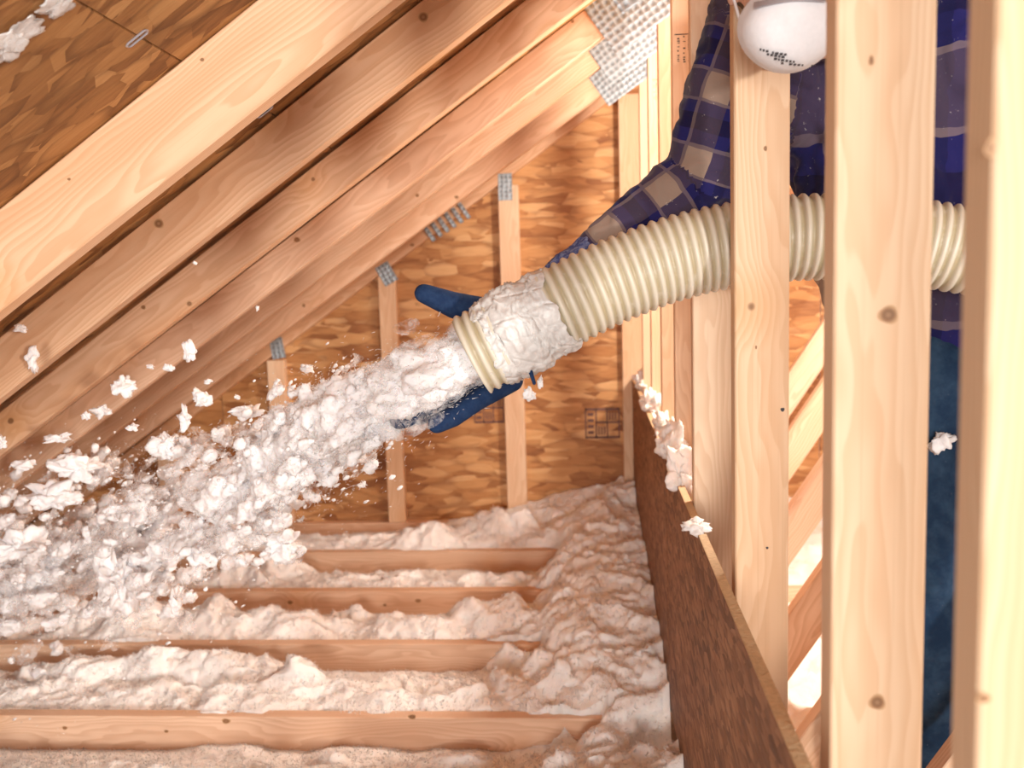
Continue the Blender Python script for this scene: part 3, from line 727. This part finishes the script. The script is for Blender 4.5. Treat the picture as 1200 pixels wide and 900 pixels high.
def body(bm):
    ellipsoid(bm, hd(0, -.010, .030), (.072, .088, .088), hrot); ellipsoid(bm, hd(0, .020, -.035), (.054, .058, .064), hrot)
    capsule(bm, hd(0, .088, .020), .009, hd(0, .100, -.022), .013)                      # nose
    for s in (-1, 1):
        ellipsoid(bm, hd(s*.069, -.016, .0), (.009, .016, .029), hrot)               # ears
        ellipsoid(bm, hd(s*.034, .074, .042), (.020, .012, .008), hrot)                 # brow
    capsule(bm, hd(-.02, .078, -.058), .008, hd(.02, .078, -.058), .008)                # mouth
    mid = Vector((.365, 1.455, .335))
    capsule(bm, hd(-.01, -.04, -.06), .052, mid, .052); capsule(bm, mid, .052, NECK+Vector((.04, .06, -.04)), .062)
    capsule(bm, RSH, .055, LSH, .055); ch = Vector((.50, 1.715, .25))
    for dx in (-.08, 0, .08): capsule(bm, ch+Vector((dx, 0, .08)), .085, HIP+Vector((dx*.8, 0, .03)), .085)
    capsule(bm, RSH, .050, ELB, .038); capsule(bm, ELB, .038, WR, .026); hand(bm, .82)
    capsule(bm, LSH, .050, LEL, .038); capsule(bm, LEL, .038, LWR, .027)
    left_hand(bm, .82)
    for h_, k_, an in ((RHIP, RKN, RAN), (LHIP, LKN, LAN)):
        capsule(bm, h_, .078, k_, .050); capsule(bm, k_, .050, an, .034); capsule(bm, an, .034, an+Vector((-.03, -.11, -.055)), .030)
wlink('body', skinned('body', body, .0045, 4), SKIN)
def shirt(bm):
    ch = Vector((.505, 1.725, .24)); rs = RSH+Vector((.02, .03, .01))
    for dx in (-.095, 0, .095): capsule(bm, ch+Vector((dx, 0, .10)), .108, HIP+Vector((dx*.85, .0, -.03)), .106)
    capsule(bm, rs, .078, LSH, .078); capsule(bm, RSH, .074, ELB, .061); capsule(bm, ELB, .060, CUFF, .040)
    capsule(bm, CUFF, .040, px(690, 302, 1.66), .036); capsule(bm, ch+Vector((-.13, -.02, .0)), .07, RSH, .075)
    capsule(bm, LSH, .074, LEL, .058); capsule(bm, LEL, .058, LWR+Vector((.04, .04, .02)), .042)
    capsule(bm, NECK+Vector((-.04, -.05, -.02)), .070, NECK+Vector((.03, .05, -.03)), .085)
    capsule(bm, HIP+Vector((-.10, 0, -.05)), .102, HIP+Vector((.10, 0, -.05)), .102)
    capsule(bm, px(757, 247, 1.64), .026, px(742, 243, 1.65), .020)       # bunched cuff
sme = skinned('shirt', shirt, .006, 5); wrinkle(sme, .007, 17, 60)
V = mverts(sme)
segs = [(np.array(RSH), np.array(ELB), 0.), (np.array(ELB), np.array(CUFF), .30), (np.array(LSH), np.array(LEL), 0.), (np.array(LEL), np.array(LWR), .3)]
best = np.full(len(V), 9.); pu = V[:,2]*.38+.045; pv = V[:,0]*.45+.02
tor = np.maximum(np.abs(V[:,0]-np.interp(V[:,2], [-.3, .35], [.61, .50]))-.155, -.02)+.058
for a, b, s0 in segs:
    d = b-a; L = np.linalg.norm(d); d /= L; t = (V-a)@d; tc = np.clip(t, 0, L); q = V-a-tc[:, None]*d; dist = np.linalg.norm(q, axis=1)
    e1 = np.cross(d, [0, 1., 0]); e1 /= np.linalg.norm(e1)
    m = (dist < best) & (dist < np.maximum(tor, .03)+.03) & (t > .03)
    best = np.where(m, dist, best); pu = np.where(m, t+s0, pu); pv = np.where(m, q@e1+.03, pv)
for nme, arr in (('plaid_u', pu), ('plaid_v', pv)):
    at = sme.attributes.new(nme, 'FLOAT', 'POINT'); at.data.foreach_set('value', arr.astype(np.float32))
wlink('shirt', sme, PLAID, 'blue and tan plaid flannel shirt')
def jeans(bm):
    capsule(bm, HIP+Vector((-.085, 0, -.06)), .096, HIP+Vector((.085, 0, -.06)), .096)
    for h_, k_, an in ((RHIP, RKN, RAN), (LHIP, LKN, LAN)): capsule(bm, h_, .094, k_, .068); capsule(bm, k_, .068, an+Vector((0, 0, .03)), .058)
jme = skinned('jeans', jeans, .007, 5); wrinkle(jme, .006, 15, 70); wlink('jeans', jme, DENIM, 'dark blue jeans')
for an in (RAN, LAN):
    def boot(bm, an=an):
        capsule(bm, an+Vector((0, .01, .06)), .052, an+Vector((0, .01, -.04)), .050); ellipsoid(bm, an+Vector((-.02, -.06, -.058)), (.048, .115, .040))
    wlink('boot', skinned('boot', boot, .006, 4), BOOT)
gme = skinned('glove', lambda bm: hand(bm, 1.06), .0032, 3); gl = wlink('glove', gme, GLOVE, 'navy blue work glove holding the hose mouth')
wlink('glove', skinned('glove', lambda bm: left_hand(bm, 1.1), .0035, 3), GLOVE, 'navy blue work glove gripping the hose from above')
def cuff(bm): capsule(bm, px(694, 300, 1.655), .036, px(655, 332, 1.65), .037)
cme = skinned('glove_cuff', cuff, .004, 3); wrinkle(cme, .003, 40, 80); wlink('glove_cuff', cme, KNIT, 'dusty pale blue knit cuff')
def strap(bm): capsule(bm, px(622, 436, 1.46), .0035, px(626, 449, 1.455), .003)
wlink('glove_strap', skinned('glove_strap', strap, .0016, 1), GLOVE, None, gl)
# dust mask: moulded cup with a rim, nose strip and print
MC = px(925, 31, 1.222)
mf = FD.copy(); mrt = FR.copy(); mup = FU.copy()
na, nr_ = 48, 16; V = []; Fc = []
for i in range(nr_+1):
    t = i/nr_
    for k in range(na):
        a = 2*math.pi*k/na; ca_, sa = math.cos(a), math.sin(a)
        ex = .055*(1+.05*math.cos(2*a)); ez = .053 if sa < 0 else .048
        rr = math.sin(t*math.pi/2)**.85; dep = .058*math.cos(t*math.pi/2)**.75
        if t > .93: rr *= 1.05
        b_ = .004*math.exp(-((a-math.pi/2)/.7)**2)*math.sin(math.pi*t)
        p = MC+mrt*ex*rr*ca_+mup*ez*rr*sa+mf*(dep-.018+b_); V.append(p)
for i in range(nr_):
    for k in range(na): Fc.append((i*na+k, i*na+(k+1) % na, (i+1)*na+(k+1) % na, (i+1)*na+k))
mme = pyd('dust_mask', V, Fc, True)
bm = bmesh.new(); bm.from_mesh(mme); bmesh.ops.remove_doubles(bm, verts=bm.verts, dist=.0002); bmesh.ops.recalc_face_normals(bm, faces=bm.faces); bm.to_mesh(mme); bm.free(); mme.polygons.foreach_set('use_smooth', [True]*len(mme.polygons)); mo = wlink('dust_mask', mme, MASK, 'white moulded dust mask')
sd = mo.modifiers.new('t', 'SOLIDIFY'); sd.thickness = .002
def on_mask(u, v, lift=.0006):
    rr = math.hypot(u/.058, v/.056); rr = min(rr, .98); t = math.asin(rr**(1/.85))/(math.pi/2)
    return MC+mrt*u+mup*v+mf*(.058*math.cos(t*math.pi/2)**.75-.018+.001+lift)
def mask_strip(name, pts, w, mat, par):
    V = []; Fc = []
    for i, (u, v) in enumerate(pts):
        V += [on_mask(u, v+w/2, .0012), on_mask(u, v-w/2, .0012)]
        if i: Fc.append((2*i-2, 2*i-1, 2*i+1, 2*i))
    o = wlink(name, pyd(name, V, Fc), mat, None, par); s = o.modifiers.new('t', 'SOLIDIFY'); s.thickness = .0012; return o
mask_strip('nose_strip', [(-.040+.008*i, .034-.0002*(i-5)**2) for i in range(11)], .006, STEEL, mo)
rr_ = random.Random(3)
V = []; Fc = []
for row in range(4):
    u = .034-row*.008
    for k in range(9):
        w_ = rr_.uniform(.0015, .004)
        if rr_.random() < .75:
            i0 = len(V); vv = -.020-row*.0058-k*.0010
            for (a, b) in ((0, 0), (w_, 0), (w_, .0028), (0, .0028)): V.append(on_mask(u-a, vv+b, .0014))
            Fc.append((i0, i0+1, i0+2, i0+3))
        u -= w_+.0012
wlink('printed_text', pyd('printed_text', V, Fc), DARK, None, mo)
for s in (-1, 1):
    def band(bm, s=s):
        capsule(bm, MC+mrt*s*.057+mf*-.012+mup*.01, .002, hd(s*.078, -.02, .02), .002); capsule(bm, hd(s*.078, -.02, .02), .002, hd(s*.05, -.085, .05), .002)
    wlink('mask_strap', skinned('mask_strap', band, .0013, 1), MASK, None, mo)
def hair(bm):
    ellipsoid(bm, hd(0, -.022, .048), (.078, .090, .082), hrot)
    ellipsoid(bm, hd(0, -.055, .0), (.068, .045, .065), hrot)
hme = skinned('hair', hair, .005, 2); wrinkle(hme, .003, 60, 90); wlink('hair', hme, HAIR)
for s in (-1, 1):
    bm = bmesh.new(); bmesh.ops.create_uvsphere(bm, u_segments=16, v_segments=10, radius=.0115); e = bpy.data.meshes.new('eye'); bm.to_mesh(e); bm.free()
    e.transform(Matrix.Translation(hd(s*.031, .066, .024))); eo = wlink('eye', e, MASK)
    bm = bmesh.new(); bmesh.ops.create_uvsphere(bm, u_segments=14, v_segments=8, radius=.0058); e = bpy.data.meshes.new('iris'); bm.to_mesh(e); bm.free()
    e.transform(Matrix.Translation(hd(s*.031, .0728, .0225))); wlink('iris', e, HAIR, None, eo)
    def lid(bm, s=s): ellipsoid(bm, hd(s*.031, .067, .0300), (.0155, .0130, .0095), hrot)
    wlink('eyelid', skinned('eyelid', lid, .0016, 1), SKIN, None, eo)

# ================================================================ FLYING INSULATION
cpath = catmull([px(575, 405, 1.50), px(520, 432, 1.51), px(440, 470, 1.56), px(370, 520, 1.66), px(290, 570, 1.80), px(200, 615, 1.98), px(100, 670, 2.2), px(-20, 725, 2.45)], 20)
CP, CS = resample(cpath, .004); CT, CN, CB = frames(CP); smax = CS[-1]
def spray(n, lo, hi, spread, seed, gauss=.5, power=1.):
    r = np.random.default_rng(seed); s = lo+(hi-lo)*r.random(n)**power; i = np.clip((s/.004).astype(int), 0, len(CP)-1)
    wdt = np.interp(s/smax, [0, .06, .2, .45, .75, 1.], [.034, .046, .078, .135, .20, .26])*spread
    # clumpy cross-section: keep the points that fall inside a 3-D noise pattern
    a = r.normal(size=(n, 2))*gauss; P = CP[i]+CN[i]*(a[:,:1]*wdt[:, None])+CB[i]*(a[:,1:]*wdt[:, None]); P[:,2] += .05*np.clip(s/smax-.3, 0, 1)
    cl = fbm(s*5.5, a[:,0]*wdt*17+3, a[:,1]*wdt*9, 3, 77)*1.15
    return P, CT[i], s/smax, cl, np.linalg.norm(a, axis=1)
rq = np.random.default_rng(5)
# the mass of the stream: puffs melted into ragged cotton-like wads
fl = []
P, A, s, cl, rad = spray(900, .0, smax*.40, .66, 21, .5, 1.4); k = cl > np.interp(s, [0, .14, .40], [-1, -.5, .15])
fl.append(scatter(P[k], rq.uniform(.010, .024, k.sum())*np.interp(s[k], [0, .08, .2, .40], [1., .95, .75, .55]), T_SP, A[k], rq.uniform(1.2, 2.2, k.sum()), 16))
P, A, s, cl, rad = spray(5200, smax*.12, smax, .86, 1, .52, 1.); k = cl > np.interp(s, [0, .14, .35, .6, 1], [-.5, -.25, .20, .46, .56])
fl.append(scatter(P[k], rq.uniform(.005, .0135, k.sum())*np.interp(s[k], [.3, .7], [1., 1.45]), T_SP, A[k], rq.uniform(1.6, 3.6, k.sum()), 6))
off = 0; VV = []; TT = []
for v, t in fl: VV.append(v); TT.append(t+off); off += len(v)
src = bpy.data.objects.new('src', npmesh('src', np.concatenate(VV), np.concatenate(TT))); C.objects.link(src)
m = src.modifiers.new('r', 'REMESH'); m.mode = 'VOXEL'; m.voxel_size = .0042
m = src.modifiers.new('s', 'SMOOTH'); m.iterations = 3; m.factor = .5
sme_ = bpy.data.meshes.new_from_object(src.evaluated_get(bpy.context.evaluated_depsgraph_get())); bpy.data.objects.remove(src); sme_.name = 'insulation_spray'
SV = mverts(sme_); SN = mnorm(sme_)
d_ = .0050*vnoise(SV[:,0]*48, SV[:,1]*48, SV[:,2]*48, 61)+.0034*vnoise(SV[:,0]*95, SV[:,1]*95, SV[:,2]*95, 62)+.0022*vnoise(SV[:,0]*210, SV[:,1]*210, SV[:,2]*210, 63)
SV = SV+SN*d_[:, None]; sme_.vertices.foreach_set('co', SV.astype(np.float32).ravel()); sme_.polygons.foreach_set('use_smooth', [True]*len(sme_.polygons)); sme_.update()
o = link('insulation_spray', sme_, FLUFF_S)
tag(o, 'stream of white insulation blowing out of the hose mouth', 'insulation', kind='stuff')
# loose grains and fibres round it
P, A, s, cl, rad = spray(5200, .0, smax, 1.0, 2, .6, .9); k = (cl > np.interp(s, [0, .15, .35, 1], [-1, -.4, .0, .2])) & (s > .12)
g_ = scatter(P[k], rq.uniform(.0010, .0036, k.sum()), T_SP, A[k], rq.uniform(1.2, 3., k.sum()), 7)
f_ = link('flying_grains', npmesh('flying_grains', g_[0], g_[1], True), FLUFF_S, o); f_['kind'] = 'stuff'
pick = rq.integers(0, len(SV), 70000); Aq = CT[np.clip(((CP[0][0]-SV[pick][:,0])/(CP[0][0]-CP[-1][0])*(len(CP)-1)).astype(int), 0, len(CP)-1)]
Dd = SN[pick]*.8+Aq*rq.choice([-1, 1], (70000, 1))*.8+rq.normal(size=(70000, 3))*.5; Dd /= np.linalg.norm(Dd, axis=1, keepdims=True)
n1_ = needles(SV[pick]-SN[pick]*.001, rq.uniform(.003, .011, 70000), rq.uniform(.0004, .0010, 70000), Dd, 9)
P, A, s, cl, rad = spray(26000, .0, smax, 1.05, 3, .6, .95); k = cl > np.interp(s, [0, .15, .38, 1], [-1, -.3, .05, .2])
Dd = A[k]*rq.choice([-1, 1], (k.sum(), 1))+rq.normal(size=(k.sum(), 3))*.35; Dd /= np.linalg.norm(Dd, axis=1, keepdims=True)
n2_ = needles(P[k], rq.uniform(.003, .011, k.sum()), rq.uniform(.0003, .0008, k.sum()), Dd, 10)
f_ = link('flying_fibres', npmesh('flying_fibres', np.concatenate([n1_[0], n2_[0]]), np.concatenate([n1_[1], n2_[1]+len(n1_[0])]), True), FIBER, o); f_['kind'] = 'stuff'
# gauzy wisps: crumpled scraps of loose fibre with gaps one sees through
T_SHEET = []
for q in range(6):
    gu, gv = np.meshgrid(np.linspace(-1, 1, 9), np.linspace(-1, 1, 6)); gu = gu.ravel(); gv = gv.ravel()
    Vs = np.stack([gu*(1-.25*gv**2), gv*.8*(1-.45*gu**2), .30*fbm(gu*1.3+q*7, gv*1.3, 0*gu, 2, 90+q)+.15*np.sin(gu*2+q)], 1)
    ii = np.arange(54).reshape(6, 9); T_SHEET.append((Vs, np.concatenate([np.stack([ii[:-1,:-1], ii[:-1,1:], ii[1:,1:]], 2).reshape(-1, 3), np.stack([ii[:-1,:-1], ii[1:,1:], ii[1:,:-1]], 2).reshape(-1, 3)])))
P, A, s, cl, rad = spray(1400, .0, smax, .95, 31, .5, .95); k = cl > np.interp(s, [0, .15, .35, 1], [-1, -.45, .08, .30])
v, t = scatter(P[k], rq.uniform(.008, .034, k.sum())*np.interp(s[k], [0, .15, 1], [.9, .9, 1.15]), T_SHEET, A[k], rq.uniform(1.4, 2.8, k.sum()), 36)
w_ = link('wisps', npmesh('wisps', v, t, True), GAUZE, o); w_['kind'] = 'stuff'

def clump(name, c, r_, seed, stretch=(1,1,1), n=34, mat=FLUFF_S):
    """one torn, fuzzy wad: a ball pushed about by ridged noise"""
    bm = bmesh.new(); bmesh.ops.create_icosphere(bm, subdivisions=5 if r_ > .03 else 4, radius=1.)
    D = np.array([v.co[:] for v in bm.verts]); T = np.array([[v.index for v in f.verts] for f in bm.faces]); bm.free()
    x, y, z = D.T; o_ = seed*3.7
    rr = .66+.38*vnoise(x*1.3+o_, y*1.3, z*1.3, seed)+.30*vnoise(x*2.5+o_, y*2.5, z*2.5, seed+3)+.15*vnoise(x*5, y*5, z*5+o_, seed+4)+.07*vnoise(x*12, y*12, z*12+o_, seed+5)+.05*vnoise(x*26, y*26, z*26+o_, seed+6)
    V = D*np.clip(rr, .12, 2)[:, None]*np.array(stretch)*r_; V += r_*(.22 if stretch[2] > .1 else .04)*np.stack([vnoise(D[:,0]*1.8, D[:,1]*1.8, D[:,2]*1.8+o_+q*5, seed+9+q) for q in range(3)], 1)
    o = link(name, npmesh(name, V, T, True), mat); o.location = c; return o
GRP = 'loose tufts of insulation flying through the air'
for i, (x, y, Y_, r_, st) in enumerate([(38, 424, 1.75, .022, (.7,.7,1.3)), (24, 385, 1.7, .012, (1.4,.6,.6)), (146, 452, 1.8, .024, (1,1,1)), (222, 413, 1.7, .017, (.7,.7,1.3)), (119, 482, 1.8, .020, (1.1,.8,.8)),
      (100, 487, 1.75, .010, (1,1,1)), (195, 521, 1.85, .032, (1.1,1,1)), (236, 468, 1.75, .021, (1,1,1)), (216, 490, 1.75, .019, (.8,.8,1.3)), (238, 650, 1.8, .030, (1.2,1,.8)),
      (66, 514, 1.9, .022, (1.6,.8,.6)), (30, 545, 1.95, .022, (1.3,.8,.7)), (90, 548, 1.95, .045, (1.5,1,.8)), (58, 580, 2.0, .042, (1.6,1,.7)), (360, 432, 1.75, .014, (1.2,.8,.8)), (290, 482, 1.8, .026, (1.6,1,.6)),
      (3, 518, 1.7, .012, (.8,.8,1.3)), (228, 308, 1.6, .0045, (1,1,1)), (302, 361, 1.6, .004, (.8,1,1.3)), (176, 430, 1.7, .007, (1.3,1,.8)), (198, 431, 1.7, .009, (1,1,1)), (244, 447, 1.7, .007, (1.3,1,.7)), (155, 500, 1.75, .010, (1.3,1,.8)),
      (206, 705, 1.9, .024, (.6,.8,1.4)), (140, 680, 1.95, .06, (1,1,1.2)), (20, 640, 2.0, .05, (1.5,1,.8)), (330, 640, 1.8, .045, (1.3,1,.8)), (255, 508, 1.8, .014, (1,1,1)), (278, 466, 1.8, .006, (1,1,1))]):
    o = clump('insulation_tuft', px(x, y, Y_), r_, 200+i, st, 26)
    size = 'tiny' if r_ < .008 else 'small' if r_ < .018 else 'ragged' if r_ < .03 else 'large ragged'
    shape = 'upright' if st[2] > st[0]*1.15 else 'flat elongated' if st[0] > st[2]*1.3 else 'roundish'
    back = 'the sloping rafters' if y < 560-.72*x else 'the gable wall' if y < 560 else 'the floor joists'
    tag(o, '%s %s white tuft of insulation flying in front of %s' % (size, shape, back), 'tuft', GRP)
o = clump('insulation_tuft', px(621, 463, 1.455), .011, 300, (1,1,1)); tag(o, 'white insulation tuft hanging below the taped hose mouth', 'tuft')
o = clump('insulation_tuft', px(1103, 518, 1.585), .022, 301, (1.2,.7,1.)); tag(o, 'frayed white tuft caught on the shirt hem', 'tuft')
o = clump('insulation_tuft', px(633, 447, 1.45), .008, 302, (.7,.7,1.5)); tag(o, 'tiny white tuft stuck to the tape edge under the hose', 'tuft')
# fluff lying on the dam
for i, (y_, r_, st, dz) in enumerate([(3.55, .050, (.6,1.6,.8), .01), (3.05, .055, (.6,1.5,.9), .01), (2.62, .050, (.6,1.4,1.), .0), (2.25, .065, (.7,1.2,1.), .015), (2.02, .055, (.8,1.,1.1), -.01)]):
    o = clump('insulation_tuft', (.195, y_, -.455+r_*.35+dz), r_, 400+i, st, 60, FLUFF); tag(o, 'clump of white insulation on the dam edge, %s from the gable wall' % ('first', 'second', 'third', 'fourth', 'fifth')[i], 'tuft', 'clumps on top of the dam')
o = clump('insulation_tuft', (.178, 1.64, -.445), .024, 420, (1.3,1,.6), 40, FLUFF); tag(o, 'small torn flake of insulation on the dam edge beside the pale post', 'tuft')

for i, (x, y, r_, st) in enumerate([(12, 42, .036, (1.1,1.,.55)), (66, 0, .024, (1.2,1.,.5))]):
    w = M3 @ np.array([x-600., y-450., F]); s_ = (deck0(1.4)+.0434)/(w[2]+.031*w[1]-SL*w[0]); p = Vector(w*s_)
    o = clump('insulation_tuft', p+Vector((.56, 0, -.83))*.006, r_, 450+i, (st[0], st[1], .07), 40, FLUFF); o.rotation_euler = (0, -math.atan(SL), 0)
    tag(o, ('wide flat patch of pale fluff stuck to the roof board', 'small flat patch of pale fluff stuck across the roof board seam')[i], 'tuft')
